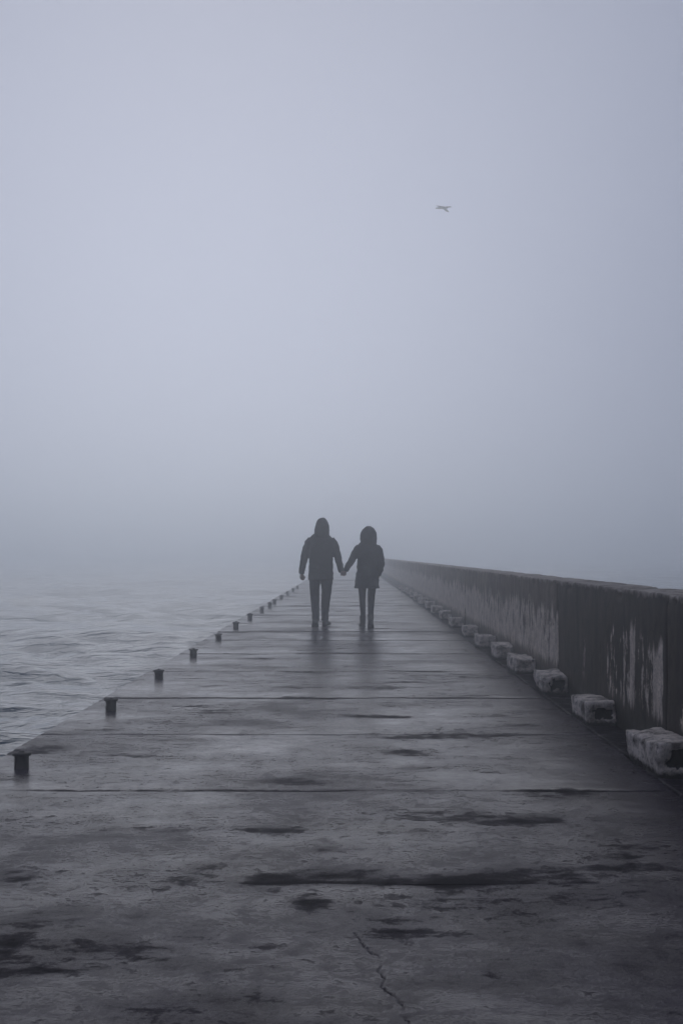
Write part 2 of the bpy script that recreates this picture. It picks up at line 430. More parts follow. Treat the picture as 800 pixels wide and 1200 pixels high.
for (px, py, hw, hh, st) in spots:
    x, d = px_ground(px, py)
    y1 = EYE * F_PX / (py + hh - VPY); y0 = EYE * F_PX / (py - hh - VPY)
    spotw.append((x, d, hw / F_PX * d, max(0.05, (y0 - y1) / 2), st))
crack_px = [(415, 1092), (426, 1108), (436, 1117), (445, 1121), (447, 1130), (443, 1138), (451, 1147), (447, 1156), (456, 1163), (463, 1167), (470, 1176), (474, 1183), (472, 1189), (479, 1198), (490, 1215), (486, 1240)]
crack = [Vector(px_ground(*p)) for p in crack_px]
def crack_dist(x, y):
    p = Vector((x, y)); best = 9
    for a, b in zip(crack, crack[1:]):
        ab = b - a; t = max(0, min(1, (p - a).dot(ab) / ab.length_squared))
        best = min(best, (p - a - ab * t).length)
    return best
cx0, cx1 = min(c.x for c in crack) - 0.03, max(c.x for c in crack) + 0.03
cy0, cy1 = min(c.y for c in crack) - 0.03, max(c.y for c in crack) + 0.03
def openness(jy, x):
    # how far a joint gapes: in places it is packed flush with silt
    if abs(jy - joints[4]) < 0.03:
        px = VPX + x / jy * F_PX
        return max(0.15, min(1, 0.55 + 1.1 * noise.noise(Vector((x * 3.5, 1, 1))))) if 285 < px < 705 else 0.0
    if abs(jy - joints[5]) < 0.03: return max(0.25, min(0.9, 0.55 + 0.8 * noise.noise(Vector((x * 2.5, 3, 1)))))
    return max(0.1, min(1, 0.95 + 0.9 * noise.noise(Vector((x * 0.9, jy * 3, 4)))))
def slab_disp(ya, yb):
    def f(p, q):
        if q.z < -0.1: return Vector((0, 0, 0)), 0.0
        P = Vector((p.x, p.y, 0))
        wv = 0.0
        for (x, y, hw, hh, st) in spotw:
            u = ((p.x - x) / hw) ** 2 + ((p.y - y) / hh) ** 2
            if u < 6: wv = max(wv, 0.84 * st * math.exp(-u * 0.8))
        n1 = fbm(P * 2.2, 4); n2 = fbm(Vector((p.x * 3.2, p.y * 7, 3)), 5)
        # edges of the slab crumble a little
        e = min(p.y - ya, yb - p.y)
        lowj = p.y - ya < yb - p.y
        op = openness(ya - 0.0045 if lowj else yb + 0.0045, p.x)
        je = math.exp(-(e / 0.022) ** 2) * max(0, 0.15 + 0.9 * noise.noise(Vector((p.x * 2.1, round(ya), 5.1))))
        je *= op
        wv = wv * (0.45 + 0.75 * max(0, n2 + 0.45)) + je + (0.8 * op if e < 0.006 else 0)
        wv += max(0, fbm(Vector((p.x * 1.3, p.y * 2.6, 9)), 5) - 0.35) * 1.2
        z = 0.0035 * n1 + 0.0015 * n2 - 0.006 * min(1, wv) - 0.006 * je
        if e < 0.006 and q.z > -0.001: z += (1 - op) * (q.z - p.z)
        yo = (0.0047 * (1 - op) * (-1 if lowj else 1) + 0.0015 * op * noise.noise(Vector((p.x * 9, ya * 3, 1)))) if e < 0.004 else 0
        if cx0 < p.x < cx1 and cy0 < p.y < cy1:
            d = crack_dist(p.x + 0.006 * noise.noise(P * 60), p.y + 0.012 * noise.noise(P * 40 + Vector((5, 5, 5))))
            wd = 0.0015 + 0.0022 * max(0, noise.noise(P * 14) + 0.2)
            c = math.exp(-(d / wd) ** 2)
            c *= 0.15 + 1.1 * max(0, noise.noise(P * 9 + Vector((2, 0, 0))) + 0.25); z -= 0.010 * c; wv = max(wv, 1.1 * c)
        # fall towards the open side
        return Vector((0.008 * n2 + 0.010 * n1 if q.x <= XL + 0.03 else 0, yo, z - (0.004 * max(0, n2) if q.x <= XL + 0.05 else 0))), min(1.5, wv)
    return f
for k in range(len(joints) - 1):
    g_ = 0.0035 if joints[k] < 9 else 0.008
    ya, yb = joints[k] + g_, joints[k + 1] - g_
    near = joints[k + 1] < 30
    if joints[k + 1] < 3: sx, sy = 0.12, 0.12
    elif joints[k] < 13: sx, sy = 0.028, 0.035
    elif near: sx, sy = 0.06, 0.08
    else: sx, sy = 0.2, 0.25
    xs = steps(XL, XKERB, sx, 0.014); ys = steps(ya, yb, sy, 0.006)
    if ya < cy1 and yb > cy0:
        xs = sorted(set([x for x in xs if not cx0 < x < cx1] + [cx0 + i * 0.004 for i in range(int((cx1 - cx0) / 0.004) + 1)]))
        ys = sorted(set([y for y in ys if not cy0 < y < cy1] + [y for y in [cy0 + i * 0.006 for i in range(int((cy1 - cy0) / 0.006) + 1)] if ya + 0.012 < y < yb - 0.012]))
    lift = random.uniform(-0.004, 0.004) if joints[k] > 9 else 0.0
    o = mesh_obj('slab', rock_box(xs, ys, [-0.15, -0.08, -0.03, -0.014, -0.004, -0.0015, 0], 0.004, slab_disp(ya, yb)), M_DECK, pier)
    o.location.z = lift
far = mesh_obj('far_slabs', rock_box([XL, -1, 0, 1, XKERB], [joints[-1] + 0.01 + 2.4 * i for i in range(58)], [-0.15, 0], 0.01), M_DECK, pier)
tag(far, kind='stuff')

# ------------------------------------------------------------------ parapet wall in cast panels with a low kerb strip
wall = empty('parapet_wall', ((XWALL + XBACK) / 2, 0, 0))
tag(wall, 'long weathered grey concrete sea wall with pale lime runs along the right of the pier', 'wall')
wj = [-5.5, -3.4, -1.3, 0.8, 2.9, 4.1, 6.02, 8.06, 10.18, 12.26, 14.1, 16.0, 18.1]
while wj[-1] < 62: wj.append(wj[-1] + 2.1 + random.uniform(-0.1, 0.1))
TOPZ = 0.97
def lime_fade_amount(y):
    # sparse in the near panels, thick from about twelve metres on
    base = 0.62 if y > 12.26 else 0.10
    if 8.3 < y < 9.9: base = 0.33
    for c, hw, s in ((8.27, 0.13, 1.0), (7.62, 0.10, 0.45), (9.0, 0.12, 0.65), (9.28, 0.05, 0.6), (10.9, 0.1, 0.35), (14.9, 0.3, 0.2), (5.2, 0.15, 0.8)):
        base = max(base, s * math.exp(-((y - c) / hw) ** 4))
    if y > 18: base += min(0.5, (y - 18) / 60)  # extra paleness with distance: fog fade put into the colour
    if y > 12.26: base += 0.18 * noise.noise(Vector((y * 0.8, 0, 3)))
    return base
def wall_disp(ya, yb):
    tilt = random.uniform(-0.006, 0.006)
    def f(p, q):
        P = Vector((p.x, p.y, p.z))
        n = fbm(P * 1.6, 4); n2 = fbm(Vector((p.x, p.y * 9, p.z * 1.2)), 3)
        chip = max(0, fbm(Vector((p.y * 3.2, p.z * 3, 7)), 5) - 0.05) if p.z > TOPZ - 0.05 else 0
        dx = 0.009 * n + 0.0015 * n2 + tilt
        dz = 0.007 * noise.noise(Vector((p.y * 1.1, 2, 2))) - 0.055 * chip if p.z > TOPZ - 0.1 else 0
        if p.z > TOPZ - 0.05 and p.x < XWALL + 0.06: dx += 0.05 * chip
        return Vector((dx, 0, dz)), lime_fade_amount(p.y)
    return f
for k in range(len(wj) - 1):
    ya, yb = wj[k] + 0.005, wj[k + 1] - 0.005
    st = 0.03 if 4 < yb and ya < 13 else (0.07 if yb > 4 and ya < 34 else 0.25)
    xs = steps(XWALL, XBACK, 0.1, 0.02); ys = steps(ya, yb, st, 0.01)
    zs = steps(-0.15, TOPZ, max(st, 0.04), 0.03)
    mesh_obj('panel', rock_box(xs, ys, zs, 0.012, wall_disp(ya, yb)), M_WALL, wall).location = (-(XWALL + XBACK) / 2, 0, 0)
fw = mesh_obj('far_panels', rock_box([XWALL, 2.0, XBACK], [wj[-1] + 0.01 + 2.1 * i for i in range(66)], [-0.15, 0.2, 0.5, 0.8, TOPZ], 0.012, lambda p, q: (Vector((0, 0, 0)), 1.1)), M_WALL, wall)  # full pale cover paints fog fade onto the far end
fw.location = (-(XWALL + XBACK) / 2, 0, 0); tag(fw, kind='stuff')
def kerb_disp(p, q):
    n = fbm(Vector((p.x * 4, p.y * 4, p.z * 4)), 4)
    lip = 0.003 * math.exp(-((p.x - XKERB - 0.02) / 0.02) ** 2) if p.z > 0 else 0
    return Vector((0.006 * n, 0, 0.003 * n + lip)), 0.75 + 0.5 * n
kb = mesh_obj('kerb_strip', rock_box([XKERB + 0.004, XKERB + 0.012, XKERB + 0.025, XKERB + 0.04, XKERB + 0.07, XKERB + 0.12, XKERB + 0.17, XWALL + 0.02],
      [-5 + 0.06 * i for i in range(400)] + [19.2 + 1.0 * i for i in range(180)], [-0.15, -0.02, -0.002, 0.006], 0.008, kerb_disp), M_DECK, wall)
kb.location = (-(XWALL + XBACK) / 2, 0, 0)

# ------------------------------------------------------------------ concrete blocks along the foot of the wall
blocks = [(7.27, 0.78), (9.52, 0.66), (11.62, 0.58), (13.65, 0.60), (15.5, 0.55), (17.35, 0.55), (19.7, 0.6), (22.3, 0.6), (24.8, 0.6), (27.3, 0.6),
          (29.8, 0.6), (32.2, 0.6), (34.8, 0.6), (37.5, 0.6), (40.3, 0.6), (43.2, 0.6), (46.0, 0.6)]
look = ['largest concrete block nearest the camera, pale drips down its side and a black hollow end',
        'second concrete block from the camera, squarish with a dark stained end face',
        'third concrete block from the camera, low and pale with a black blotch on its end',
        'fourth concrete block from the camera, pitted grey end and worn rounded corners',
        'fifth concrete block from the camera, pale crumbling cube at the wall foot',
        'sixth concrete block from the camera, tall rough cube beside the pale wall streaks',
        'seventh concrete block from the camera, rounded and slightly hazed, against the lime streaked wall',
        'eighth concrete block from the camera, level with the walking couple',
        'ninth concrete block from the camera, just past the walking couple',
        'tenth concrete block from the camera, softened by fog at the wall foot',
        'eleventh concrete block from the camera, grey in the fog beside the wall',
        'twelfth concrete block from the camera, faint in the fog beside the wall',
        'thirteenth concrete block from the camera, pale and small in the fog',
        'fourteenth concrete block from the camera, fourth from the faded far end of the row',
        'fifteenth concrete block from the camera, third from the faded far end of the row',
        'sixteenth concrete block from the camera, next to last before the fog',
        'farthest concrete block, last one made out in the fog by the wall']
def block_mesh(L, seed, near, cut):
    Wd, Hh = 0.20, (0.182 if seed == 1 else 0.157)
    st = 0.016 if near < 12 else (0.03 if near < 20 else 0.05)
    rr = random.Random(seed)
    def d(p, q):
        P = p + Vector((seed * 3.1, seed * 1.7, 0))
        n = fbm(P * 5, 4); n2 = fbm(P * 16, 4)
        off = Vector((0.009 * n + 0.006 * n2, 0.009 * n + 0.005 * n2, 0.008 * fbm(P * 5 + Vector((9, 9, 9)), 5)))
        wv = 0.0
        # drips running down the long side and over the top edge
        g = math.sin(p.y * 46 / max(0.5, L) * 0.62 + 1.5 * noise.noise(Vector((p.y * 4, seed, 0))))
        if p.x < 0.05 and q.y > 0.012:
            gg = max(0, g) ** 0.7
            off.x -= 0.012 * gg * min(1, p.z * 9 + 0.1); off.z += 0.004 * gg
            wv = max(wv, 0.55 * max(0, -g - 0.2))
        # bottom edge undercut and crumbled
        if p.z < 0.03: off.x += 0.012 * max(0, n2 + 0.2)
        # hollow in the near end
        if q.y <= 0.0001:
            ux = (p.x - 0.115) / 0.072; uz = (p.z - Hh * 0.48) / (Hh * 0.31)
            u = (abs(ux) ** 2.2 + abs(uz) ** 2.2) + 1.5 * fbm(Vector((p.x * 22, p.z * 22, seed * 2.0)), 3)
            m_ = max(0, min(1, (1.1 - u) * 2.5))
            off.y += cut * 0.035 * m_; wv = max(wv, cut * m_)
        corner = 0.035 * max(0, fbm(P * 5 + Vector((4, 0, 0)), 4))
        if p.z > Hh - 0.03: off.z -= corner
        return off, wv
    return rock_box(steps(0, Wd, st, 0.013), steps(0, L, st, 0.013), steps(-0.02, Hh, st, 0.013), 0.013, d)
for i, (d, L) in enumerate(blocks):
    if i < 9: me = block_mesh(L, i + 1, d, (1.15, 0.95, 0.95, 0.45, 0.2, 0.15, 0.3, 0.1, 0.3)[i]); me.name = 'concrete_block'
    else:
        me = block_mesh(L * random.uniform(0.85, 1.1), i + 1, d, 0.2); me.name = 'concrete_block'
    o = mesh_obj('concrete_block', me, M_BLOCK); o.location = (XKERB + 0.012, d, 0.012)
    o.rotation_euler = (R(random.uniform(-1.5, 1.5)), R(random.uniform(-2.5, 2.5)), R(random.uniform(-2.5, 2.5)))
    tag(o, look[i], 'concrete block', 'concrete blocks along the foot of the wall')

# grit and crumbs of concrete that have gathered in the gutter and along the wall foot
def build_grit():
    rr = random.Random(5); vs, fs = [], []
    for i in range(900):
        y = 5.2 + 26 * rr.random() ** 1.6
        x = XWALL - 0.012 - abs(rr.gauss(0, 0.05)) if rr.random() < 0.7 else XKERB + rr.gauss(-0.02, 0.06)
        if x > XWALL - 0.008: continue
        sz = rr.uniform(0.003, 0.008) * (1.8 if rr.random() < 0.1 else 1)
        b0 = len(vs)
        for (a, b, c) in ((1, 0, 0), (-1, 0, 0), (0, 1, 0), (0, -1, 0), (0, 0, 1), (0, 0, -1)):
            k = sz * rr.uniform(0.6, 1.3)
            vs.append((x + a * k + rr.uniform(-.3, .3) * sz, y + b * k * 1.2, (0.007 if x > XKERB else 0.001) + sz * 0.4 + c * k * 0.7))
        for t in ((0, 2, 4), (2, 1, 4), (1, 3, 4), (3, 0, 4), (2, 0, 5), (1, 2, 5), (3, 1, 5), (0, 3, 5)):
            fs.append(tuple(b0 + q for q in t))
    me = bpy.data.meshes.new('grit'); me.from_pydata(vs, [], fs); me.update()
    tag(mesh_obj('grit', me, M_BLOCK), 'fine concrete grit scattered along the foot of the wall', kind='stuff')
build_grit()

# ------------------------------------------------------------------ mooring bollards along the open edge
bd = [7.68, 10.55, 13.2, 16.1, 19.2, 22.1, 25.2, 28.6, 31.0, 33.4, 36.8, 40.4, 44.2, 48.0]
bl = ['nearest and largest black iron mooring bollard at the left edge', 'second black mooring bollard from the camera on the wet deck edge',
      'third black mooring bollard from the camera, where the low wave meets the pier', 'fourth black mooring bollard from the camera along the left edge',
      'fifth black mooring bollard from the camera along the left edge', 'sixth mooring bollard from the camera, level with the couple',
      'seventh mooring bollard from the camera, just past the couple', 'eighth mooring bollard from the camera, front one of a close pair',
      'ninth mooring bollard from the camera, rear one of a close pair', 'tenth mooring bollard from the camera, greyed by fog',
      'eleventh mooring bollard from the camera, faint in the fog', 'twelfth mooring bollard from the camera, third from the far end of the row',
      'thirteenth mooring bollard from the camera, next to last before the fog', 'farthest mooring bollard, beside the hand of the man on the left']
proto = empty('mooring_bollard', (0, 0, 0))
post = lathe('post', [(0.0405, -0.012), (0.0405, 0.003), (0.0400, 0.012), (0.0395, 0.04), (0.0395, 0.074), (0.042, 0.079)], 28, M_IRON, proto, 0.001)
capo = lathe('cap', [(0.030, 0.076), (0.050, 0.0775), (0.0525, 0.080), (0.0530, 0.086), (0.0525, 0.092), (0.0500, 0.095), (0.030, 0.097), (0.016, 0.101), (0.015, 0.106), (0.010, 0.108), (0.002, 0.108)], 28, M_IRON, proto, 0.0007)
for i, d in enumerate(bd):
    if i == 0: r_ = proto
    else:
        r_ = proto.copy(); COL.objects.link(r_)
        for ch in (post, capo):
            c = ch.copy(); COL.objects.link(c); c.parent = r_
    r_.location = (-1.845 + (0.03 if i == 8 else 0), d, 0.0); r_.rotation_euler = (R(random.uniform(-2, 2)), R(random.uniform(-3, 3)), random.uniform(0, 6))
    r_.scale = (1.02, 1.02, 0.9) if i < 5 else (1.1, 1.1, 1.15)
    tag(r_, bl[i], 'bollard', 'mooring bollards along the open pier edge')

# ------------------------------------------------------------------ the couple
def hand(bm, wrist, palm_end, side, curl, spread=0.019, ext=1.0):
    """palm with four fingers and a thumb; side = vector across the knuckles towards the thumb, curl = direction the fingers bend to"""
    w_, e = Vector(wrist), Vector(palm_end); t = (e - w_).normalized()
    s = Vector(side).normalized(); c = Vector(curl).normalized()
    tube(bm, [(*(w_ + t * -0.02), 0.022, 0.022), (*w_, 0.025, 0.022), (*(w_.lerp(e, 0.4)), 0.036, 0.018), (*(w_.lerp(e, 0.9)), 0.040, 0.017), (*e, 0.038, 0.013)], 14)
    for k, ln in enumerate((0.070, 0.080, 0.075, 0.058)):
        b = e + s * (0.028 - k * spread)
        p1 = b + t * ln * 0.45 * ext + c * 0.012; p2 = p1 + t * ln * 0.28 * (2 * ext - 1) + c * 0.022; p3 = p2 + c * 0.018 + t * (0.004 if ext > 0.9 else -0.008)
        tube(bm, [(*(b - t * 0.015), 0.0095), (*p1, 0.009), (*p2, 0.0085), (*p3, 0.007)], 8)
    b = w_.lerp(e, 0.35) + s * 0.03
    tube(bm, [(*(b - s * 0.01), 0.013), (*(b + s * 0.018 + t * 0.025), 0.011), (*(b + s * 0.022 + t * 0.05 + c * 0.012), 0.009)], 8)

def shoe(name, x, y, parent, pitch, turn, size=1.0):
    t = empty(name + '_tmp', (0, 0, 0))
    bm = bmesh.new(); L = 0.27 * size
    tube(bm, [(0, -0.075, 0.05, 0.034, 0.036), (0, -0.05, 0.052, 0.041, 0.048), (0, 0.0, 0.055, 0.044, 0.052), (0, 0.06, 0.045, 0.047, 0.040), (0, 0.12, 0.035, 0.050, 0.030), (0, 0.17, 0.028, 0.042, 0.022), (0, 0.19, 0.024, 0.02, 0.012)], 14)
    tube(bm, [(0, -0.025, 0.05, 0.042, 0.048), (0, -0.022, 0.10, 0.043, 0.05), (0, -0.02, 0.135, 0.041, 0.046)], 14)
    up = fuse('shoe', bm, 0.008, M_SHOE, parent, 3)
    bm = bmesh.new()
    tube(bm, [(0, -0.083, 0.013, 0.030, 0.012), (0, -0.06, 0.013, 0.042, 0.013), (0, 0.0, 0.012, 0.044, 0.012), (0, 0.10, 0.012, 0.052, 0.012), (0, 0.16, 0.014, 0.045, 0.012), (0, 0.196, 0.018, 0.018, 0.010)], 14)
    bmesh.ops.recalc_face_normals(bm, faces=bm.faces)
    me = bpy.data.meshes.new('sole'); bm.to_mesh(me); bm.free(); smooth(me)
    so = mesh_obj('sole', me, M_SOLE, up)
    up.scale = (size * 1.16, size, size * 1.05)
    up.rotation_euler = (R(pitch), 0, R(turn))
    z = 0.0
    if pitch < 0:                                     # heel lifted: pivot on the ball of the foot
        z = math.sin(R(-pitch)) * 0.12 * size - 0.001
    elif pitch > 0: z = math.sin(R(pitch)) * 0.075 * size
    up.location = (x, y, z + 0.002)
    bpy.data.objects.remove(t)
    return up
def folds(seed, amp):
    def f(co):
        P = Vector((co.x * 5, co.y * 5, co.z * 9)) + Vector((seed, 0, 0))
        r_ = 1 - abs(noise.noise(P)) * 2
        return amp * (r_ * 0.9 + 0.6 * noise.noise(P * 2.3) - 0.3)
    return f

def build_man():
    root = empty('person', (-0.478, 22.62, 0.0))
    tag(root, 'taller person on the left in a dark hooded jacket and trousers, holding a hand', 'person')
    bm = bmesh.new()      # body: head, neck, trunk, arms, hands, legs as one skin
    ball(bm, Vector((0.01, 0.01, 1.64)), (0.076, 0.096, 0.115))
    ball(bm, Vector((0.01, 0.055, 1.585)), (0.045, 0.05, 0.045))
    tube(bm, [(0.01, 0.10, 1.66, 0.010), (0.01, 0.118, 1.625, 0.017), (0.01, 0.105, 1.615, 0.012)], 8)      # nose
    tube(bm, [(-0.016, 0.098, 1.592, 0.006), (0.01, 0.104, 1.592, 0.008), (0.036, 0.098, 1.592, 0.006)], 8)  # mouth
    for s in (-1, 1):
        ball(bm, Vector((0.01 + s * 0.079, 0.0, 1.63)), (0.012, 0.02, 0.032))
        ball(bm, Vector((0.01 + s * 0.031, 0.088, 1.648)), (0.014, 0.012, 0.010))
    tube(bm, [(0.005, 0, 1.44, 0.06, 0.06), (0.01, 0.005, 1.58, 0.055, 0.06)], 14)
    tube(bm, [(0, 0, 0.80, 0.15, 0.10), (0, 0, 0.95, 0.155, 0.11), (0, 0, 1.1, 0.145, 0.10), (0, 0, 1.3, 0.165, 0.11), (0, 0, 1.42, 0.16, 0.09), (0, 0, 1.47, 0.09, 0.07)], 18)
    tube(bm, [(-0.15, 0, 1.43, 0.05), (-0.235, -0.01, 1.28, 0.048), (-0.285, -0.01, 1.1, 0.042), (-0.322, 0.03, 0.90, 0.028), (-0.325, 0.035, 0.87, 0.026)], 12)
    hand(bm, (-0.322, 0.035, 0.875), (-0.316, 0.045, 0.815), (1, 0.45, 0), (0.15, -1, 0), 0.019, 0.72)
    tube(bm, [(0.15, 0, 1.43, 0.05), (0.235, -0.02, 1.28, 0.048), (0.285, -0.06, 1.12, 0.042), (0.338, -0.13, 0.93, 0.028), (0.343, -0.137, 0.91, 0.026)], 12)
    hand(bm, (0.345, -0.14, 0.905), (0.361, -0.155, 0.86), (0.15, 1, 0.1), (1, 0, 0.6), 0.018, 0.55)
    tube(bm, [(-0.09, 0, 0.86, 0.08), (-0.104, 0.03, 0.47, 0.052), (-0.085, -0.16, 0.12, 0.035)], 14)
    tube(bm, [(0.085, 0, 0.86, 0.08), (0.08, 0.14, 0.47, 0.052), (0.055, 0.22, 0.1, 0.035)], 14)
    fuse('body', bm, 0.0055, M_SKIN, root, 3)
    bm = bmesh.new()      # jacket: trunk and both sleeves
    tube(bm, [(-0.005, 0, 0.785, 0.207, 0.150), (-0.005, 0, 0.83, 0.208, 0.150), (-0.003, 0, 0.95, 0.200, 0.142), (0, 0, 1.1, 0.196, 0.138), (0, -0.005, 1.25, 0.205, 0.140),
              (0, -0.005, 1.38, 0.212, 0.132), (0, 0, 1.46, 0.200, 0.112), (0.003, 0, 1.505, 0.165, 0.098), (0.005, 0, 1.545, 0.11, 0.092)], 26)
    tube(bm, [(-0.155, 0, 1.445, 0.070), (-0.205, -0.005, 1.38, 0.076), (-0.24, -0.01, 1.29, 0.070), (-0.272, -0.012, 1.18, 0.062), (-0.293, -0.008, 1.08, 0.060), (-0.312, 0.012, 0.98, 0.053), (-0.325, 0.03, 0.885, 0.047)], 18)
    tube(bm, [(0.155, 0, 1.445, 0.070), (0.20, -0.01, 1.38, 0.076), (0.237, -0.02, 1.29, 0.070), (0.27, -0.045, 1.18, 0.063), (0.295, -0.07, 1.08, 0.057), (0.322, -0.105, 0.98, 0.050), (0.338, -0.13, 0.915, 0.045)], 18)
    fuse('jacket', bm, 0.010, M_JACKET_M, root, 5, folds(1.0, 0.008))
    bm = bmesh.new()
    tube(bm, [(0.005, -0.01, 1.49, 0.13, 0.115), (0.01, -0.012, 1.54, 0.124, 0.13), (0.013, -0.012, 1.60, 0.124, 0.14), (0.015, -0.01, 1.67, 0.119, 0.138), (0.013, -0.012, 1.735, 0.096, 0.118), (0.010, -0.02, 1.775, 0.073, 0.09), (0.006, -0.025, 1.798, 0.052, 0.06), (0.004, -0.025, 1.806, 0.03, 0.03)], 22)
    hood = fuse('hood', bm, 0.010, M_JACKET_M, root, 4, folds(4.0, 0.005))
    tr = bmesh.new()      # trousers: hips and both legs
    tube(tr, [(0, 0, 0.98, 0.165, 0.125), (0, 0, 0.88, 0.178, 0.13), (-0.008, 0, 0.80, 0.172, 0.125)], 22)
    tube(tr, fat([(-0.098, 0, 0.86, 0.088, 0.11), (-0.108, 0.01, 0.75, 0.084, 0.098), (-0.108, 0.03, 0.62, 0.075, 0.085), (-0.104, 0.035, 0.48, 0.068, 0.075), (-0.097, -0.04, 0.34, 0.062, 0.07), (-0.088, -0.12, 0.22, 0.056, 0.064), (-0.085, -0.17, 0.12, 0.056, 0.062)], 1.07), 18)
    tube(tr, fat([(0.088, 0, 0.86, 0.092, 0.11), (0.090, 0.03, 0.75, 0.090, 0.098), (0.086, 0.09, 0.62, 0.078, 0.085), (0.078, 0.13, 0.48, 0.070, 0.075), (0.068, 0.17, 0.34, 0.063, 0.07), (0.060, 0.20, 0.22, 0.056, 0.062), (0.058, 0.215, 0.105, 0.055, 0.06)], 1.07), 18)
    fuse('trousers', tr, 0.009, M_JEANS, root, 4, folds(7.0, 0.009))
    shoe('shoe', -0.092, -0.18, root, -24, 4)
    shoe('shoe', 0.068, 0.24, root, 4, -16)
    return root
def build_woman():
    root = empty('person', (0.285, 22.27, 0.0))
    tag(root, 'shorter person on the right in a dark hooded thigh-length coat, one hand in the pocket', 'person')
    bm = bmesh.new()
    ball(bm, Vector((0.012, 0.01, 1.515)), (0.070, 0.09, 0.108))
    ball(bm, Vector((0.012, 0.05, 1.46)), (0.04, 0.045, 0.04))
    tube(bm, [(0.012, 0.094, 1.535, 0.009), (0.012, 0.11, 1.505, 0.014), (0.012, 0.10, 1.495, 0.010)], 8)
    tube(bm, [(-0.01, 0.090, 1.472, 0.006), (0.012, 0.096, 1.472, 0.008), (0.034, 0.090, 1.472, 0.006)], 8)
    for s in (-1, 1):
        ball(bm, Vector((0.012 + s * 0.072, 0.0, 1.51)), (0.011, 0.018, 0.028))
        ball(bm, Vector((0.012 + s * 0.028, 0.082, 1.525)), (0.013, 0.011, 0.009))
    tube(bm, [(0.01, 0, 1.33, 0.05, 0.05), (0.012, 0.005, 1.46, 0.046, 0.05)], 14)
    tube(bm, [(0, 0, 0.72, 0.15, 0.11), (0, 0, 0.85, 0.16, 0.12), (0, 0, 1.0, 0.12, 0.09), (0, 0, 1.2, 0.135, 0.10), (0, 0, 1.3, 0.13, 0.08), (0, 0, 1.35, 0.08, 0.06)], 18)
    tube(bm, [(-0.13, 0, 1.31, 0.042), (-0.21, 0.03, 1.19, 0.040), (-0.285, 0.09, 1.06, 0.034), (-0.355, 0.165, 0.945, 0.025), (-0.362, 0.17, 0.93, 0.023)], 12)
    hand(bm, (-0.364, 0.17, 0.925), (-0.392, 0.182, 0.872), (0.1, 1, 0.1), (-1, 0, 0.6), 0.017, 0.5)
    tube(bm, [(0.14, 0, 1.31, 0.042), (0.205, -0.03, 1.19, 0.040), (0.225, -0.04, 1.06, 0.034), (0.2, 0.02, 0.93, 0.026), (0.175, 0.06, 0.88, 0.024)], 12)
    hand(bm, (0.17, 0.065, 0.87), (0.155, 0.09, 0.82), (-1, 0.2, 0), (0, -1, 0.1), 0.016)
    tube(bm, [(-0.08, 0, 0.78, 0.078), (-0.082, 0.14, 0.43, 0.042), (-0.07, 0.2, 0.1, 0.03)], 14)
    tube(bm, [(0.075, 0, 0.78, 0.078), (0.058, 0.03, 0.43, 0.042), (0.045, -0.13, 0.12, 0.03)], 14)
    fuse('body', bm, 0.0055, M_SKIN, root, 3)
    bm = bmesh.new()
    tube(bm, [(-0.012, 0, 0.655, 0.203, 0.155), (-0.012, 0, 0.70, 0.200, 0.153), (-0.008, 0, 0.80, 0.190, 0.147), (-0.005, 0, 0.92, 0.176, 0.135), (0, 0, 1.04, 0.168, 0.125), (0, 0, 1.16, 0.166, 0.122),
              (0.003, 0, 1.26, 0.174, 0.12), (0.008, 0, 1.335, 0.172, 0.104), (0.01, 0, 1.38, 0.14, 0.092), (0.012, 0, 1.415, 0.10, 0.085)], 26)
    tube(bm, [(-0.125, 0, 1.325, 0.060), (-0.17, 0.01, 1.27, 0.065), (-0.215, 0.035, 1.19, 0.061), (-0.262, 0.075, 1.10, 0.055), (-0.31, 0.12, 1.02, 0.050), (-0.355, 0.162, 0.94, 0.043)], 18)
    tube(bm, [(0.14, 0, 1.325, 0.060), (0.183, -0.01, 1.27, 0.064), (0.205, -0.03, 1.19, 0.058), (0.224, -0.04, 1.11, 0.052), (0.226, -0.03, 1.04, 0.049), (0.205, 0.01, 0.95, 0.049), (0.175, 0.05, 0.885, 0.052), (0.15, 0.07, 0.86, 0.03)], 18)
    fuse('coat', bm, 0.010, M_JACKET_W, root, 5, folds(12.0, 0.010))
    bm = bmesh.new()
    tube(bm, [(0.012, -0.01, 1.365, 0.13, 0.11), (0.015, -0.012, 1.41, 0.132, 0.125), (0.015, -0.012, 1.46, 0.138, 0.14), (0.015, -0.01, 1.52, 0.136, 0.14), (0.016, -0.012, 1.575, 0.120, 0.125), (0.014, -0.016, 1.62, 0.092, 0.10), (0.010, -0.02, 1.65, 0.058, 0.065), (0.008, -0.02, 1.662, 0.03, 0.03)], 22)
    fuse('hood', bm, 0.010, M_JACKET_W, root, 4, folds(15.0, 0.006))
    bm = bmesh.new()
    tube(bm, [(0, 0, 0.85, 0.15, 0.12), (0, 0, 0.75, 0.155, 0.12), (0, 0, 0.70, 0.14, 0.11)], 20)
    tube(bm, [(-0.08, 0, 0.78, 0.078, 0.10), (-0.087, 0.03, 0.66, 0.068, 0.085), (-0.086, 0.08, 0.55, 0.058, 0.068), (-0.082, 0.13, 0.43, 0.049, 0.056), (-0.078, 0.16, 0.32, 0.047, 0.055), (-0.073, 0.18, 0.22, 0.040, 0.046), (-0.072, 0.19, 0.12, 0.036, 0.04)], 16)
    tube(bm, [(0.075, 0, 0.78, 0.080, 0.10), (0.073, 0.02, 0.66, 0.070, 0.085), (0.064, 0.03, 0.55, 0.062, 0.068), (0.058, 0.025, 0.43, 0.054, 0.056), (0.054, -0.03, 0.32, 0.051, 0.056), (0.051, -0.085, 0.22, 0.043, 0.046), (0.047, -0.12, 0.13, 0.037, 0.04)], 16)
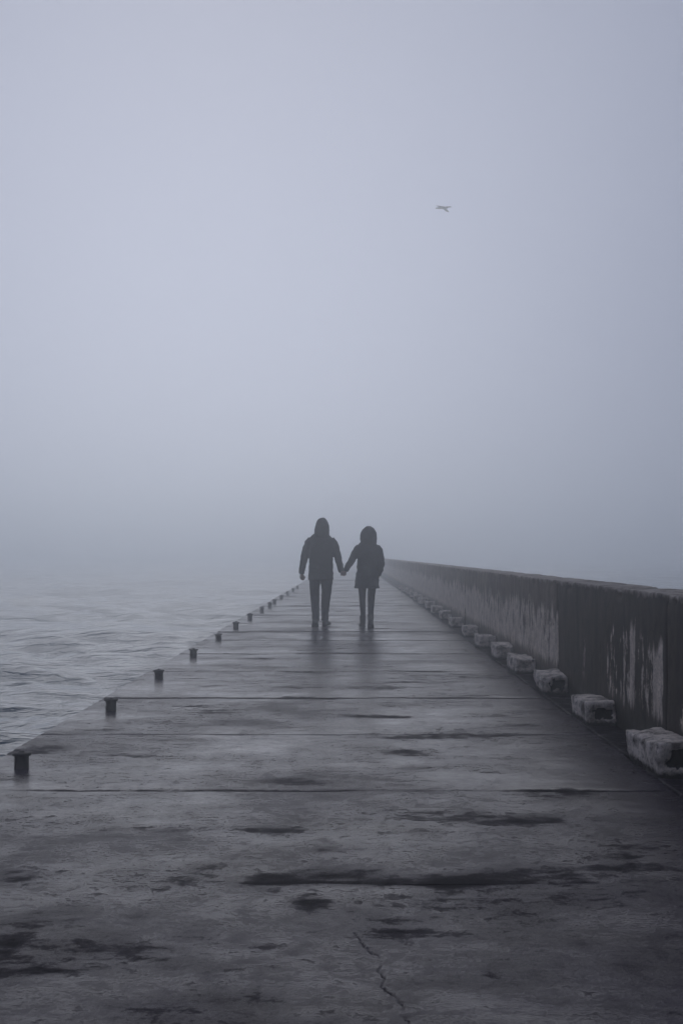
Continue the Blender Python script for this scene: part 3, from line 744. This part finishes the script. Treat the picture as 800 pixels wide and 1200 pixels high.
    fuse('leggings', bm, 0.009, M_LEGGING, root, 4, folds(20.0, 0.003))
    for (x, y, yt, p, tr_) in ((-0.080, 0.205, 0.185, 3, 7), (0.045, -0.14, -0.10, -20, -4)):
        s = shoe('boot', x, y, root, p, tr_, 0.9); s.name = 'boot'
        bm = bmesh.new()
        tube(bm, [(0, -0.022, 0.10, 0.046, 0.052), (0, -0.018, 0.16, 0.050, 0.055), (0, -0.015, 0.205, 0.050, 0.056)], 16)
        bmesh.ops.recalc_face_normals(bm, faces=bm.faces)
        me = bpy.data.meshes.new('shaft'); bm.to_mesh(me); bm.free(); smooth(me)
        mesh_obj('shaft', me, M_SHOE, s)
    return root
build_man(); build_woman()

# ------------------------------------------------------------------ seabird
def build_bird():
    D = 34.0
    root = empty('seabird', ((520.5 - VPX) / F_PX * D, D, EYE + (VPY - 243.5) / F_PX * D))
    root.scale = (0.5, 0.5, 0.5)
    tag(root, 'single grey seabird in flight, alone in the foggy sky above the couple', 'bird')
    bm = bmesh.new()
    # x to the right (flight direction), tail to the left; units of metres at 68 m (1 px = 0.0425 m)
    tube(bm, [(-0.36, 0, -0.02, 0.012, 0.05), (-0.27, 0, -0.015, 0.03, 0.045), (-0.13, 0, -0.005, 0.06, 0.06), (0.0, 0, -0.005, 0.08, 0.075), (0.10, 0, 0.012, 0.065, 0.06), (0.17, 0, 0.03, 0.04, 0.04), (0.23, 0, 0.04, 0.03, 0.032), (0.28, 0, 0.042, 0.028, 0.03), (0.31, 0, 0.040, 0.014, 0.016)], 14)
    fuse('body', bm, 0.012, M_BIRD, root, 2)
    bm = bmesh.new(); tube(bm, [(0.30, 0, 0.040, 0.012), (0.35, 0, 0.036, 0.008), (0.385, 0, 0.028, 0.004)], 8)
    me = bpy.data.meshes.new('bill'); bm.to_mesh(me); bm.free(); mesh_obj('bill', me, M_BILL, root)
    def wing(pts, name='wing'):
        # pts: (leading edge, trailing edge) pairs root to tip; thickness tapers to the tip
        bm = bmesh.new(); up, dn = [], []
        n = len(pts)
        for i, (a, b) in enumerate(pts):
            a, b = Vector(a), Vector(b); th = 0.016 * (1 - i / n) + 0.003
            row = [a, a.lerp(b, 0.3), b]
            nn = (b - a).cross(Vector(pts[min(i + 1, n - 1)][0]) - Vector(pts[max(i - 1, 0)][0])).normalized()
            up.append([bm.verts.new(row[0]), bm.verts.new(row[1] + nn * th), bm.verts.new(row[2])])
            dn.append([up[-1][0], bm.verts.new(row[1] - nn * th), up[-1][2]])
        for i in range(n - 1):
            for k in range(2):
                bm.faces.new((up[i][k], up[i + 1][k], up[i + 1][k + 1], up[i][k + 1]))
                bm.faces.new((dn[i][k], dn[i][k + 1], dn[i + 1][k + 1], dn[i + 1][k]))
        bm.faces.new((up[0][0], up[0][1], up[0][2], dn[0][1]))
        bm.faces.new((up[-1][0], dn[-1][1], up[-1][2], up[-1][1]))
        bmesh.ops.recalc_face_normals(bm, faces=bm.faces)
        me = bpy.data.meshes.new(name); bm.to_mesh(me); bm.free(); smooth(me)
        mesh_obj(name, me, M_BIRD, root)
    # near wing pushed down and forward, far wing swept up and back
    wing([((0.10, -0.04, 0.0), (-0.10, -0.04, -0.01)), ((0.11, -0.16, -0.11), (-0.05, -0.18, -0.13)), ((0.16, -0.32, -0.22), (0.03, -0.34, -0.25)), ((0.19, -0.42, -0.29), (0.10, -0.43, -0.31)), ((0.19, -0.50, -0.33), (0.16, -0.50, -0.34))])
    wing([((0.08, 0.04, 0.02), (-0.12, 0.04, 0.01)), ((-0.02, 0.16, 0.10), (-0.20, 0.16, 0.07)), ((-0.13, 0.30, 0.165), (-0.28, 0.30, 0.13)), ((-0.25, 0.42, 0.21), (-0.36, 0.42, 0.19)), ((-0.37, 0.50, 0.235), (-0.42, 0.50, 0.23))])
    bm = bmesh.new()
    tube(bm, [(-0.30, 0, -0.018, 0.008, 0.03), (-0.40, 0, -0.022, 0.006, 0.035), (-0.44, 0, -0.024, 0.004, 0.03)], 10)
    me = bpy.data.meshes.new('tail'); bm.to_mesh(me); bm.free(); smooth(me); mesh_obj('tail', me, M_BIRD, root)
build_bird()

# ------------------------------------------------------------------ the fog itself
def fog_box(name, x, y, z, dens, col=(0.94, 0.972, 1.0)):
    bm = bmesh.new(); bmesh.ops.create_cube(bm, size=1.0)
    for v in bm.verts:
        v.co = Vector((x[0] if v.co.x < 0 else x[1], y[0] if v.co.y < 0 else y[1], z[0] if v.co.z < 0 else z[1]))
    me = bpy.data.meshes.new(name); bm.to_mesh(me); bm.free()
    m = bpy.data.materials.new(name + '_air'); m.use_nodes = True; nt = m.node_tree; nt.nodes.clear()
    out = N(nt, 'ShaderNodeOutputMaterial'); v = N(nt, 'ShaderNodeVolumePrincipled')
    v.inputs['Color'].default_value = (*col, 1); v.inputs['Density'].default_value = dens; v.inputs['Anisotropy'].default_value = 0.86
    nt.links.new(v.outputs[0], out.inputs['Volume'])
    return tag(mesh_obj(name, me, m), kind='stuff')
fog_box('haze', (-760, 760), (-760, 760), (-4.5, 12), HAZE_DENSITY)
